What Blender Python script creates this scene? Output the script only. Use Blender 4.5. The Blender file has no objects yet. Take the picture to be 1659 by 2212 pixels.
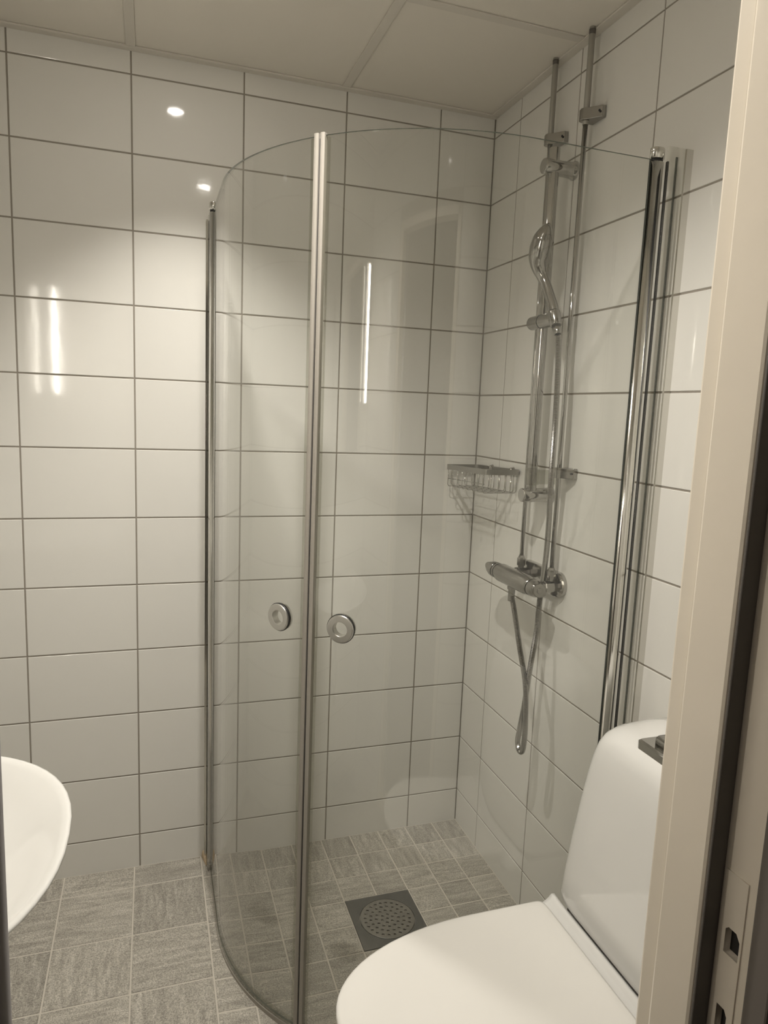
import bpy, bmesh, math, random
from mathutils import Vector, Matrix
random.seed(7)
scn = bpy.context.scene
COL = scn.collection
PI = math.pi

# ------------------------------------------------------------------ camera
cam_data = bpy.data.cameras.new('camera')
cam = bpy.data.objects.new('camera', cam_data)
COL.objects.link(cam)
FPX = 1509.2
YAW, PITCH, ROLL = 0.3245, -0.1440, 0.0401
cf = Vector((math.sin(YAW) * math.cos(PITCH), math.cos(YAW) * math.cos(PITCH), math.sin(PITCH)))
cr = Vector((math.cos(YAW), -math.sin(YAW), 0))
cu = cr.cross(cf)
cr2 = cr * math.cos(ROLL) + cu * math.sin(ROLL)
cu2 = cr2.cross(cf)
cam.matrix_world = Matrix(((cr2.x, cu2.x, -cf.x, -1.0372), (cr2.y, cu2.y, -cf.y, -2.1349),
                           (cr2.z, cu2.z, -cf.z, 1.4446), (0, 0, 0, 1)))
cam_data.sensor_fit = 'HORIZONTAL'
cam_data.sensor_width = 36.0
cam_data.lens = FPX * 36.0 / 1659.0
cam_data.clip_start = 0.02
scn.camera = cam

# ------------------------------------------------------------------ view, world
scn.view_settings.view_transform = 'Standard'
scn.view_settings.look = 'None'
scn.view_settings.gamma = 1.0
scn.view_settings.use_curve_mapping = False
scn.view_settings.exposure = 1.09
world = bpy.data.worlds.new('world')
scn.world = world
world.use_nodes = True
world.node_tree.nodes['Background'].inputs[0].default_value = (1.0, 0.93, 0.84, 1)
world.node_tree.nodes['Background'].inputs[1].default_value = 0.05
try:
    scn.cycles.use_denoising = True
    scn.cycles.denoiser = 'OPENIMAGEDENOISE'
    scn.cycles.max_bounces = 8
    scn.cycles.diffuse_bounces = 4
    scn.cycles.glossy_bounces = 5
    scn.cycles.transparent_max_bounces = 20
    scn.cycles.sample_clamp_indirect = 6.0
    scn.cycles.use_adaptive_sampling = True
    scn.cycles.adaptive_threshold = 0.05
except Exception:
    pass

LIGHT_COL = (1.0, 0.95, 0.875)
SPOT_A = (-0.955, -0.365)       # downlight between basin and shower
SPOT_B = (-0.815, -1.13)        # downlight over the toilet side
POWER_A, POWER_B, POWER_TUBE = 21.0, 26.0, 30.0
ZC = 2.3645                     # underside of the ceiling grid
FRONT_Y = -1.65                 # bathroom side of the door wall
LEFT_X = -1.62                  # basin wall

# ------------------------------------------------------------------ helpers
def link(o, parent=None):
    COL.objects.link(o)
    if parent is not None:
        o.parent = parent
    return o

def tag(o, label=None, cat=None, group=None, kind=None):
    if label: o['label'] = label
    if cat: o['category'] = cat
    if group: o['group'] = group
    if kind: o['kind'] = kind
    return o

def empty(name, loc=(0, 0, 0), parent=None):
    e = bpy.data.objects.new(name, None)
    e.location = loc
    e.empty_display_size = 0.05
    return link(e, parent)

class MB:
    """collects vertices and faces of one part"""
    def __init__(self):
        self.v, self.f, self.s, self.m = [], [], [], []
    def add(self, vs, fs, smooth=False, mi=0):
        o = len(self.v)
        self.v += [tuple(x) for x in vs]
        for f in fs:
            self.f.append(tuple(i + o for i in f)); self.s.append(smooth); self.m.append(mi)
    def box(self, lo, hi, mi=0):
        x0, y0, z0 = lo; x1, y1, z1 = hi
        self.add([(x0, y0, z0), (x1, y0, z0), (x1, y1, z0), (x0, y1, z0),
                  (x0, y0, z1), (x1, y0, z1), (x1, y1, z1), (x0, y1, z1)],
                 [(0, 3, 2, 1), (4, 5, 6, 7), (0, 1, 5, 4), (1, 2, 6, 5), (2, 3, 7, 6), (3, 0, 4, 7)], mi=mi)
    def loft(self, rings, smooth=True, cap=True, closed=True, mi=0):
        n = len(rings[0]); vs = [p for r in rings for p in r]; fs = []
        for i in range(len(rings) - 1):
            for j in range(n if closed else n - 1):
                k = (j + 1) % n
                fs.append((i * n + j, i * n + k, (i + 1) * n + k, (i + 1) * n + j))
        self.add(vs, fs, smooth, mi)
        if cap and closed:
            b = len(self.v) - len(vs)
            self.f.append(tuple(b + j for j in reversed(range(n)))); self.s.append(False); self.m.append(mi)
            e = b + (len(rings) - 1) * n
            self.f.append(tuple(e + j for j in range(n))); self.s.append(False); self.m.append(mi)
    def lathe(self, a, b, prof, n=24, smooth=True, cap=True, mi=0):
        """prof: (t along axis in metres from a, radius)"""
        a = Vector(a); b = Vector(b); d = (b - a).normalized()
        u = d.orthogonal().normalized(); w = d.cross(u)
        rings = []
        for t, r in prof:
            c = a + d * t
            rings.append([c + (u * math.cos(2 * PI * k / n) + w * math.sin(2 * PI * k / n)) * r for k in range(n)])
        self.loft(rings, smooth, cap, mi=mi)
    def cyl(self, a, b, r, n=20, bev=0.0, mi=0):
        L = (Vector(b) - Vector(a)).length
        if bev:
            self.lathe(a, b, [(0, r - bev), (bev * .3, r - bev * .3), (bev, r), (L - bev, r), (L - bev * .3, r - bev * .3), (L, r - bev)], n, mi=mi)
        else:
            self.lathe(a, b, [(0, r), (L, r)], n, mi=mi)
    def tube(self, pts, rad, n=10, mi=0, smooth=True):
        P = [Vector(p) for p in pts]
        R = rad if isinstance(rad, (list, tuple)) else [rad] * len(P)
        T = []
        for i in range(len(P)):
            T.append((P[min(i + 1, len(P) - 1)] - P[max(i - 1, 0)]).normalized())
        u = T[0].orthogonal().normalized(); rings = []
        for i in range(len(P)):
            u = (u - T[i] * u.dot(T[i])).normalized(); w = T[i].cross(u)
            rings.append([P[i] + (u * math.cos(2 * PI * k / n) + w * math.sin(2 * PI * k / n)) * R[i] for k in range(n)])
        self.loft(rings, smooth, mi=mi)
    def mesh(self, name):
        me = bpy.data.meshes.new(name)
        me.from_pydata(self.v, [], self.f)
        me.polygons.foreach_set('use_smooth', self.s)
        me.polygons.foreach_set('material_index', self.m)
        bm = bmesh.new(); bm.from_mesh(me)
        bmesh.ops.recalc_face_normals(bm, faces=bm.faces)
        bm.to_mesh(me); bm.free()
        me.update()
        return me
    def build(self, name, mats, parent=None, bevel=0.0, seg=2, autosmooth=True):
        me = self.mesh(name)
        for m in (mats if isinstance(mats, (list, tuple)) else [mats]):
            me.materials.append(m)
        o = bpy.data.objects.new(name, me)
        link(o, parent)
        if bevel:
            b = o.modifiers.new('bevel', 'BEVEL'); b.width = bevel; b.segments = seg
            b.limit_method = 'ANGLE'; b.angle_limit = math.radians(40)
        return o

def spline(pts, n=12):
    """Catmull-Rom through pts"""
    P = [Vector(p) for p in pts]; P = [P[0] * 2 - P[1]] + P + [P[-1] * 2 - P[-2]]
    out = []
    for i in range(1, len(P) - 2):
        for k in range(n):
            t = k / n
            out.append(0.5 * ((2 * P[i]) + (-P[i - 1] + P[i + 1]) * t + (2 * P[i - 1] - 5 * P[i] + 4 * P[i + 1] - P[i + 2]) * t * t
                              + (-P[i - 1] + 3 * P[i] - 3 * P[i + 1] + P[i + 2]) * t ** 3))
    out.append(P[-2])
    return out

def resample(pts, step):
    P = [Vector(p) for p in pts]; out = [P[0]]; carry = 0.0
    for a, b in zip(P, P[1:]):
        L = (b - a).length
        if L < 1e-9: continue
        t = step - carry
        while t <= L:
            out.append(a + (b - a) * (t / L)); t += step
        carry = L - (t - step)
    return out

def lerp_table(tab, x):
    if x <= tab[0][0]: return tab[0][1:]
    for a, b in zip(tab, tab[1:]):
        if x <= b[0]:
            k = (x - a[0]) / (b[0] - a[0]); k = k * k * (3 - 2 * k) if False else k
            return tuple(p + (q - p) * k for p, q in zip(a[1:], b[1:]))
    return tab[-1][1:]

def flat_with_holes(name, outer, holes, thick, mat, parent=None, bevel=0.0):
    """plate in the local xy plane, holes cut as real openings"""
    cu_ = bpy.data.curves.new(name, 'CURVE'); cu_.dimensions = '2D'; cu_.fill_mode = 'BOTH'
    cu_.extrude = thick / 2; cu_.bevel_depth = bevel; cu_.bevel_resolution = 1
    for loop in [outer] + holes:
        sp = cu_.splines.new('POLY'); sp.points.add(len(loop) - 1); sp.use_cyclic_u = True
        for p, q in zip(sp.points, loop): p.co = (q[0], q[1], 0, 1)
    tmp = bpy.data.objects.new('tmp', cu_); COL.objects.link(tmp)
    dg = bpy.context.evaluated_depsgraph_get(); dg.update()
    me = bpy.data.meshes.new_from_object(tmp.evaluated_get(dg))
    me.name = name
    bpy.data.objects.remove(tmp); bpy.data.curves.remove(cu_)
    me.materials.clear(); me.materials.append(mat)
    o = bpy.data.objects.new(name, me)
    return link(o, parent)

def circle(cx, cy, r, n=24):
    return [(cx + r * math.cos(2 * PI * k / n), cy + r * math.sin(2 * PI * k / n)) for k in range(n)]

def copy_tree(o, parent=None):
    c = o.copy(); COL.objects.link(c); c.parent = parent
    for ch in list(o.children): copy_tree(ch, c)
    return c

# ------------------------------------------------------------------ materials
def new_mat(name):
    m = bpy.data.materials.new(name); m.use_nodes = True
    nt = m.node_tree
    return m, nt, nt.nodes['Principled BSDF']

def plain(name, col, rough=0.5, metal=0.0, bump=None, var=0.0, coat=0.0, spec=None):
    m, nt, p = new_mat(name)
    p.inputs['Base Color'].default_value = (*col, 1)
    p.inputs['Roughness'].default_value = rough
    p.inputs['Metallic'].default_value = metal
    if coat: p.inputs['Coat Weight'].default_value = coat; p.inputs['Coat Roughness'].default_value = 0.04
    if spec is not None: p.inputs['Specular IOR Level'].default_value = spec
    N = nt.nodes; L = nt.links
    tc = N.new('ShaderNodeTexCoord')
    if var:
        no = N.new('ShaderNodeTexNoise'); no.inputs['Scale'].default_value = 6; no.inputs['Detail'].default_value = 4
        L.new(tc.outputs['Object'], no.inputs['Vector'])
        mx = N.new('ShaderNodeMix'); mx.data_type = 'RGBA'
        mx.inputs[6].default_value = (*[c * (1 - var) for c in col], 1); mx.inputs[7].default_value = (*[min(1, c * (1 + var)) for c in col], 1)
        L.new(no.outputs['Fac'], mx.inputs[0]); L.new(mx.outputs[2], p.inputs['Base Color'])
    if bump:
        sc, st = bump
        nb = N.new('ShaderNodeTexNoise'); nb.inputs['Scale'].default_value = sc; nb.inputs['Detail'].default_value = 2
        L.new(tc.outputs['Object'], nb.inputs['Vector'])
        b = N.new('ShaderNodeBump'); b.inputs['Strength'].default_value = st; b.inputs['Distance'].default_value = 0.002
        L.new(nb.outputs['Fac'], b.inputs['Height']); L.new(b.outputs['Normal'], p.inputs['Normal'])
    return m

def emitter(name, col, strength):
    m, nt, p = new_mat(name)
    p.inputs['Base Color'].default_value = (.8, .8, .8, 1)
    p.inputs['Emission Color'].default_value = (*col, 1)
    p.inputs['Emission Strength'].default_value = strength
    return m

def glass_mat(name, tint, f0=0.04):
    """clear pane: transparent body with a Fresnel-weighted mirror coat"""
    m = bpy.data.materials.new(name); m.use_nodes = True
    nt = m.node_tree; N = nt.nodes; L = nt.links
    N.remove(N['Principled BSDF'])
    out = N['Material Output']
    tr = N.new('ShaderNodeBsdfTransparent'); tr.inputs[0].default_value = (*tint, 1)
    gl = N.new('ShaderNodeBsdfGlossy'); gl.inputs['Roughness'].default_value = 0.0; gl.inputs['Color'].default_value = (1, 1, 1, 1)
    lw = N.new('ShaderNodeLayerWeight'); lw.inputs['Blend'].default_value = 0.5
    pw = N.new('ShaderNodeMath'); pw.operation = 'POWER'; pw.inputs[1].default_value = 5
    ma = N.new('ShaderNodeMath'); ma.operation = 'MULTIPLY_ADD'; ma.inputs[1].default_value = 1 - f0; ma.inputs[2].default_value = f0
    mx = N.new('ShaderNodeMixShader')
    L.new(lw.outputs['Facing'], pw.inputs[0]); L.new(pw.outputs[0], ma.inputs[0]); L.new(ma.outputs[0], mx.inputs[0])
    L.new(tr.outputs[0], mx.inputs[1]); L.new(gl.outputs[0], mx.inputs[2]); L.new(mx.outputs[0], out.inputs['Surface'])
    return m

def stone_mat(name, along):
    """grey stone-look floor tile with fine streaks running along one axis"""
    m, nt, p = new_mat(name); N = nt.nodes; L = nt.links
    tc = N.new('ShaderNodeTexCoord'); oi = N.new('ShaderNodeObjectInfo')
    mul = N.new('ShaderNodeMath'); mul.operation = 'MULTIPLY'; mul.inputs[1].default_value = 37.0
    L.new(oi.outputs['Random'], mul.inputs[0])
    add = N.new('ShaderNodeVectorMath'); add.operation = 'ADD'
    L.new(tc.outputs['Object'], add.inputs[0]); L.new(mul.outputs[0], add.inputs[1])
    mp = N.new('ShaderNodeMapping')
    mp.inputs['Scale'].default_value = (10, 62, 1) if along == 'x' else (62, 10, 1)
    mp.inputs['Rotation'].default_value = (0, 0, 0.12)
    L.new(add.outputs[0], mp.inputs['Vector'])
    n1 = N.new('ShaderNodeTexNoise'); n1.inputs['Scale'].default_value = 1.0; n1.inputs['Detail'].default_value = 6; n1.inputs['Roughness'].default_value = .65
    n1.inputs['Distortion'].default_value = .6
    L.new(mp.outputs[0], n1.inputs['Vector'])
    n2 = N.new('ShaderNodeTexNoise'); n2.inputs['Scale'].default_value = 330; n2.inputs['Detail'].default_value = 2
    L.new(add.outputs[0], n2.inputs['Vector'])
    cr_ = N.new('ShaderNodeValToRGB')
    e = cr_.color_ramp.elements
    e[0].position = .30; e[0].color = (.275, .256, .220, 1)
    e[1].position = .72; e[1].color = (.500, .472, .415, 1)
    k = cr_.color_ramp.elements.new(.5); k.color = (.372, .348, .300, 1)
    L.new(n1.outputs['Fac'], cr_.inputs[0])
    mr = N.new('ShaderNodeMapRange'); mr.inputs[1].default_value = .3; mr.inputs[2].default_value = .7; mr.inputs[3].default_value = .60; mr.inputs[4].default_value = 1.38
    L.new(n2.outputs['Fac'], mr.inputs[0])
    r2 = N.new('ShaderNodeMath'); r2.operation = 'MULTIPLY_ADD'; r2.inputs[1].default_value = .22; r2.inputs[2].default_value = .89
    L.new(oi.outputs['Random'], r2.inputs[0])
    m2 = N.new('ShaderNodeMath'); m2.operation = 'MULTIPLY'
    L.new(mr.outputs[0], m2.inputs[0]); L.new(r2.outputs[0], m2.inputs[1])
    vm = N.new('ShaderNodeVectorMath'); vm.operation = 'SCALE'
    L.new(cr_.outputs[0], vm.inputs[0]); L.new(m2.outputs[0], vm.inputs['Scale'])
    L.new(vm.outputs[0], p.inputs['Base Color'])
    p.inputs['Roughness'].default_value = .42
    b = N.new('ShaderNodeBump'); b.inputs['Strength'].default_value = .35; b.inputs['Distance'].default_value = .001
    L.new(n1.outputs['Fac'], b.inputs['Height']); L.new(b.outputs[0], p.inputs['Normal'])
    return m

TILE = (.735, .72, .675)
M_TILE = plain('glazed white wall tile', TILE, rough=.07, bump=(30, .06))
M_GROUT = plain('grey grout', (.29, .262, .222), rough=.85, bump=(400, .3))
M_FGROUT = plain('floor grout', (.57, .53, .46), rough=.8, bump=(400, .3))
M_STONE_X = stone_mat('stone floor tile streaked along x', 'x')
M_STONE_Y = stone_mat('stone floor tile streaked along y', 'y')
M_PANEL = plain('ceiling panel', (.74, .70, .625), rough=.75, bump=(260, .08))
M_GRID = plain('painted ceiling grid', (.66, .625, .56), rough=.85, spec=.2)
M_CHROME = plain('chrome', (.50, .49, .47), rough=.06, metal=1.0)
M_CHROME2 = plain('satin chrome', (.37, .36, .34), rough=.18, metal=1.0)
M_SATIN = plain('satin metal', (.66, .65, .62), rough=.30, metal=1.0)
M_CHROME3 = plain('grey chrome', (.41, .40, .38), rough=.12, metal=1.0)  # chrome with an even grey base, slightly rough
M_ALU = plain('polished aluminium', (.70, .69, .655), rough=.13, metal=1.0)
M_STEEL = plain('brushed steel', (.36, .35, .325), rough=.36, metal=1.0, bump=(90, .05))
M_DRAIN = plain('dull drain steel', (.19, .19, .18), rough=.42, metal=.85, bump=(200, .1))
M_GREYPIPE = plain('painted grey pipe', (.36, .345, .305), rough=.35, metal=.35)
M_BLACK = plain('black rubber', (.012, .012, .013), rough=.45)
M_DARK = plain('dark seal', (.11, .098, .086), rough=.6)
M_SEAL = plain('grey seal', (.42, .40, .395), rough=.6)
M_CERAMIC = plain('white porcelain', (.745, .735, .705), rough=.07, coat=.3)
M_PLASTIC = plain('white plastic', (.80, .78, .735), rough=.16)
M_PAINT = plain('glossy cream paint', (.76, .69, .58), rough=.30, bump=(45, .12), var=.03)
M_HALL = plain('dim hall paint', (.16, .14, .12), rough=.8, var=.05)  # dark colour puts the hall's dimness into the paint
M_GLASS = glass_mat('clear shower glass', (.984, .988, .980))
M_GEDGE = plain('polished glass edge', (.10, .115, .09), rough=.15)
M_CLEAR = glass_mat('clear plastic', (.86, .86, .83), .06)
M_CLEAR2 = glass_mat('clear side strip', (.955, .955, .940))
M_MAGNET = plain('translucent white strip', (.36, .335, .295), rough=.65, spec=.15)
M_MIRROR = plain('mirror', (.82, .82, .81), rough=.01, metal=1.0)
M_CAB = plain('white lacquer', (.72, .70, .66), rough=.3)
M_LENS = emitter('lamp lens', (1.0, .94, .86), 42.0)
M_TUBE = emitter('lamp tube', (1.0, .93, .82), POWER_TUBE)
M_RUST = plain('stained sealant', (.56, .44, .30), rough=.7, var=.2)
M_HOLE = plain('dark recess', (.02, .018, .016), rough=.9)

# ------------------------------------------------------------------ setting: floor
def struct(name, mb, mat, parent=None, bevel=0.0):
    o = mb.build(name, mat, parent, bevel)
    if parent is None: tag(o, kind='structure')
    return o

def fz(x, y):
    """the shower floor falls slightly towards the drain"""
    t = max(0.0, min(1.0, (x + .88) / .18)) * max(0.0, min(1.0, (y + 1.05) / .2))
    return -.011 * t

mb = MB(); mb.box((LEFT_X - .02, FRONT_Y - .13, -.09), (.02, .02, -.016))
gxs = [LEFT_X - .02, -.90, -.88, -.85, -.82, -.79, -.76, -.73, -.70, -.3, .02]; gys = [FRONT_Y, -1.05, -1.0, -.95, -.9, -.85, -.5, .02]
mb.add([(x, y, fz(x, y) - .0016) for x in gxs for y in gys], [(i * len(gys) + j, (i + 1) * len(gys) + j, (i + 1) * len(gys) + j + 1, i * len(gys) + j + 1)
       for i in range(len(gxs) - 1) for j in range(len(gys) - 1) if not (gxs[i] == -.70 and gys[j] in (-.85, -.5))])
# around the drain pit
DX0, DX1, DY0, DY1 = -.499, -.2965, -.515, -.3106
for (x0, x1, y0, y1) in ((-.70, -.3, -.85, DY0), (-.70, DX0, DY0, DY1), (-.70, -.3, DY1, .02)):
    mb.add([(x0, y0, -.0126), (x1, y0, -.0126), (x1, y1, -.0126), (x0, y1, -.0126)], [(0, 1, 2, 3)])
floor = struct('floor', mb, M_FGROUT)

def floor_tile(x0, x1, y0, y1, i):
    g = .0022
    cx, cy = (x0 + x1) / 2, (y0 + y1) / 2
    hx, hy = (x1 - x0) / 2 - g, (y1 - y0) / 2 - g
    if hx < .004 or hy < .004: return
    b = .0012; vs = []
    for (sx, sy) in ((-1, -1), (1, -1), (1, 1), (-1, 1)): vs.append((sx * hx, sy * hy, -.016))
    for (sx, sy) in ((-1, -1), (1, -1), (1, 1), (-1, 1)): vs.append((sx * hx, sy * hy, fz(cx + sx * hx, cy + sy * hy) - b))
    for (sx, sy) in ((-1, -1), (1, -1), (1, 1), (-1, 1)): vs.append((sx * (hx - b), sy * (hy - b), fz(cx + sx * hx, cy + sy * hy)))
    fs = [(0, 3, 2, 1)]
    for k in range(4):
        j = (k + 1) % 4
        fs += [(k, j, 4 + j, 4 + k), (4 + k, 4 + j, 8 + j, 8 + k)]
    fs.append((8, 9, 10, 11))
    t = MB(); t.add(vs, fs)
    o = t.build('floor_tile', M_STONE_X if i == 0 else M_STONE_Y, floor)
    o.location = (cx, cy, 0)

bigx = [-.896 - .2005 * k for k in range(5)]
bigx[-1] = LEFT_X
bigy = [0.0] + [-.098 - .2025 * k for k in range(8)] + [FRONT_Y]
sx_ = [0.0] + [-.0935 - .1014 * k for k in range(8)] + [-.896]
sy_ = [0.0] + [-.004 - .1022 * (k + 1) for k in range(9)]
for a in range(len(bigx) - 1):
    for b in range(len(bigy) - 1):
        floor_tile(bigx[a + 1], bigx[a], bigy[b + 1], bigy[b], 1 if (a, b) in ((0, 1), (1, 2), (2, 0), (2, 4), (0, 5)) else (0 if random.random() < .6 else 1))
for a in range(len(sx_) - 1):
    for b in range(len(sy_) - 1):
        if a in (3, 4) and b in (3, 4): continue          # the drain sits here
        floor_tile(sx_[a + 1], sx_[a], sy_[b + 1], sy_[b], 1 if b < 2 else 0)
ylast = [sy_[-1], -1.126, -1.329, -1.532, FRONT_Y]
for a in range(4):
    xa = -.224 * a
    for b in range(4):
        floor_tile(xa - .224, xa, ylast[b + 1], ylast[b], 0 if (a + b) % 3 else 1)

# ------------------------------------------------------------------ setting: tiled walls
TW, TH, ROWZ0, ROWP = .2995, .2, .1066, .2
rowz = [0.0] + [ROWZ0 + ROWP * k for k in range(12)] + [ZC + .012]
TILE_CACHE = {}
def tile_mesh(w, h):
    """face at local y = 0, bevelled, body behind it (+y)"""
    key = (round(w, 4), round(h, 4))
    if key in TILE_CACHE: return TILE_CACHE[key]
    hx, hz, b, d = w / 2, h / 2, .0013, .007
    vs = [(-hx, d, -hz), (hx, d, -hz), (hx, d, hz), (-hx, d, hz),
          (-hx, b, -hz), (hx, b, -hz), (hx, b, hz), (-hx, b, hz),
          (-hx + b * .35, b * .3, -hz + b * .35), (hx - b * .35, b * .3, -hz + b * .35), (hx - b * .35, b * .3, hz - b * .35), (-hx + b * .35, b * .3, hz - b * .35),
          (-hx + b, 0, -hz + b), (hx - b, 0, -hz + b), (hx - b, 0, hz - b), (-hx + b, 0, hz - b)]
    fs = [(12, 13, 14, 15)]
    for k in range(4):
        j = (k + 1) % 4
        for o in (0, 4, 8): fs.append((o + k, o + j, o + 4 + j, o + 4 + k))
    m = MB(); m.add(vs, fs)
    me = m.mesh('wall_tile'); me.materials.append(M_TILE)
    TILE_CACHE[key] = me
    return me

def tiled_wall(wall, cols, to_world, rotz, skip=None):
    """cols: column borders along the wall (u, ascending); to_world(u) -> (x, y)"""
    g = .0020
    for a, b in zip(cols, cols[1:]):
        if b - a < .012: continue
        for r in range(len(rowz) - 1):
            z0, z1 = rowz[r], rowz[r + 1]
            if skip and skip(a, b, z0, z1): continue
            zz0 = z0 + (g if r else -.014); zz1 = z1 - g
            o = bpy.data.objects.new('wall_tile', tile_mesh(b - a - 2 * g, zz1 - zz0))
            x, y = to_world((a + b) / 2)
            o.location = (x, y, (zz0 + zz1) / 2); o.rotation_euler = (0, 0, rotz + random.uniform(-.0012, .0012))
            link(o, wall)

mb = MB(); mb.box((LEFT_X - .08, .0016, -.1), (.08, .09, ZC + .1))
wall_back = struct('wall_back', mb, M_GROUT)
cb = [0.0, .1850] + [.1850 + .2984 * k for k in range(1, 8)]
cb = [c for c in cb if c < -LEFT_X - .02] + [-LEFT_X]
tiled_wall(wall_back, cb, lambda u: (-u, 0.0), 0.0)

mb = MB(); mb.box((.0016, FRONT_Y - .13, -.1), (.08, .0016, ZC + .1))
wall_right = struct('wall_right', mb, M_GROUT)
cr_cols = [0.0, .1649] + [.1649 + .3067 * k for k in range(1, 5)]
cr_cols = [c for c in cr_cols if c < -FRONT_Y - .02] + [-FRONT_Y]
tiled_wall(wall_right, cr_cols, lambda u: (0.0, -u), -PI / 2)

mb = MB(); mb.box((LEFT_X - .08, FRONT_Y - .13, -.1), (LEFT_X - .0016, .0016, ZC + .1))
wall_left = struct('wall_left', mb, M_GROUT)
tiled_wall(wall_left, [0.0, .23, .53, .83, 1.13, 1.43, -FRONT_Y], lambda u: (LEFT_X, -u), PI / 2)

# door wall with its opening
OPL, OPR, OPT = -1.175, -.565, 2.06       # rough opening the frame sits in
WT = .105
mb = MB()
mb.box((OPR, FRONT_Y - WT, -.1), (.0016, FRONT_Y - .0016, ZC + .1))
mb.box((LEFT_X - .0016, FRONT_Y - WT, -.1), (OPL, FRONT_Y - .0016, ZC + .1))
mb.box((OPL, FRONT_Y - WT, OPT), (OPR, FRONT_Y - .0016, ZC + .1))
wall_front = struct('wall_front', mb, M_GROUT)
tiled_wall(wall_front, [0.0, .25, -OPR - .006], lambda u: (-u, FRONT_Y), PI)
tiled_wall(wall_front, [-OPL + .006, 1.40, -LEFT_X], lambda u: (-u, FRONT_Y), PI)
tiled_wall(wall_front, [-OPR - .006, -OPR + .296, -OPL + .006], lambda u: (-u, FRONT_Y), PI, skip=lambda a, b, z0, z1: z0 < OPT - .05)

# ------------------------------------------------------------------ setting: ceiling
mb = MB(); mb.box((LEFT_X - .08, FRONT_Y - .13, ZC + .022), (.08, .09, ZC + .12))
ceiling = struct('ceiling', mb, M_PANEL)
gx = [LEFT_X, -1.080, -.4935, 0.0]
gy = [0.0, -.503, -1.09, FRONT_Y]
for a in range(3):
    for b in range(3):
        t = MB(); t.box((gx[a] + .004, gy[b + 1] + .004, ZC + .004), (gx[a + 1] - .004, gy[b] - .004, ZC + .02))
        t.build('ceiling_panel', M_PANEL, ceiling)
for x in gx[1:3]:
    t = MB(); t.box((x - .012, FRONT_Y + .024, ZC), (x + .012, -.024, ZC + .0036)); t.build('grid_bar', M_GRID, ceiling, .0008)
for y in gy[1:3]:
    for a in range(3):
        t = MB(); t.box((gx[a] + (.012 if a else .024), y - .012, ZC), (gx[a + 1] - (.012 if a < 2 else .024), y + .012, ZC + .0036)); t.build('grid_bar', M_GRID, ceiling, .0008)
def angle(n, lo, hi):
    t = MB(); t.box(lo, hi); return struct('trim_%d' % n, t, M_GRID, None, .0008)
angle(1, (LEFT_X, -.024, ZC - .0015), (0, 0, ZC + .0036))
angle(2, (-.024, FRONT_Y, ZC - .001), (0, -.024, ZC + .0036))
angle(3, (LEFT_X, FRONT_Y, ZC - .0015), (-.024, FRONT_Y + .024, ZC + .0036))
angle(4, (LEFT_X, FRONT_Y + .024, ZC - .001), (LEFT_X + .024, -.024, ZC + .0036))

# ------------------------------------------------------------------ setting: door frame (camera stands in front of it)
RX = -.600            # face of the stop on the lock side
door = empty('door_1', (RX, FRONT_Y, 0)); tag(door, kind='structure')
def dpart(name, mb, mat, bevel=0.0, parent=None):
    o = mb.build(name, mat, None, bevel)
    o.parent = parent or door
    o.matrix_parent_inverse = Matrix.Translation((-RX, -FRONT_Y, 0))
    return o
STOP_Y = -1.716
t = MB(); t.box((RX + .0045, -1.6685, 0), (OPR + .001, FRONT_Y + .003, OPT)); dpart('door_jamb', t, M_PAINT, .0035, )
t = MB(); t.box((RX, STOP_Y, 0), (OPR + .001, -1.668, OPT)); dpart('door_stop', t, M_PAINT, .0036)
# rebate face with the lock holes: plate with real openings, standing in the x = REB plane
REB = -.582
def yz_plate(name, y0, y1, z0, z1, holes, x, thick, mat):
    o = flat_with_holes(name, [(y0, z0), (y1, z0), (y1, z1), (y0, z1)], holes, thick, mat)
    o.matrix_world = Matrix(((0, 0, 1, x), (1, 0, 0, 0), (0, 1, 0, 0), (0, 0, 0, 1)))
    o.parent = door; o.matrix_parent_inverse = Matrix.Translation((-RX, -FRONT_Y, 0))
    return o
h1 = [(-1.727, 1.006), (-1.727, 1.027), (-1.730, 1.030), (-1.738, 1.030), (-1.742, 1.024), (-1.742, 1.006)][::-1]
h2 = [(-1.727, .915), (-1.727, .957), (-1.735, .957), (-1.738, .952), (-1.738, .915)][::-1]
yz_plate('rebate_face', -1.752, STOP_Y, 0, OPT, [h1, h2], REB + .004, .008, M_PAINT)
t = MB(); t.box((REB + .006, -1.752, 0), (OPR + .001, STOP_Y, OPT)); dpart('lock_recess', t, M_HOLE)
yz_plate('strike_plate', -1.744, -1.7205, .88, 1.078, [h1, h2], REB - .0004, .0016, M_PAINT)
# rubber seal in the corner of the rebate
t = MB(); t.box((RX + .001, STOP_Y - .003, 0), (REB - .0005, STOP_Y, OPT - .03)); dpart('seal_strip', t, M_DARK, .001)
# outer casing on the hall side, its darkness put into the colour
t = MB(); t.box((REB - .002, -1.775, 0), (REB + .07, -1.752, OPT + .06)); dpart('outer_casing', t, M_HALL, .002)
# hinge side
LX = -1.136
t = MB(); t.box((OPL - .001, STOP_Y, 0), (LX - .006, FRONT_Y + .003, OPT)); dpart('door_jamb', t, M_PAINT, .003)
t = MB(); t.box((OPL - .001, -1.752, 0), (LX - .028, STOP_Y, OPT)); dpart('rebate_face', t, M_PAINT)
t = MB(); t.cyl((-1.1275, STOP_Y - .002, 0), (-1.1275, STOP_Y - .002, OPT - .03), .0085, 14); t.box((LX - .026, STOP_Y - .002, 0), (-1.128, STOP_Y, OPT - .03)); dpart('seal_strip', t, M_SEAL)
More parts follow.
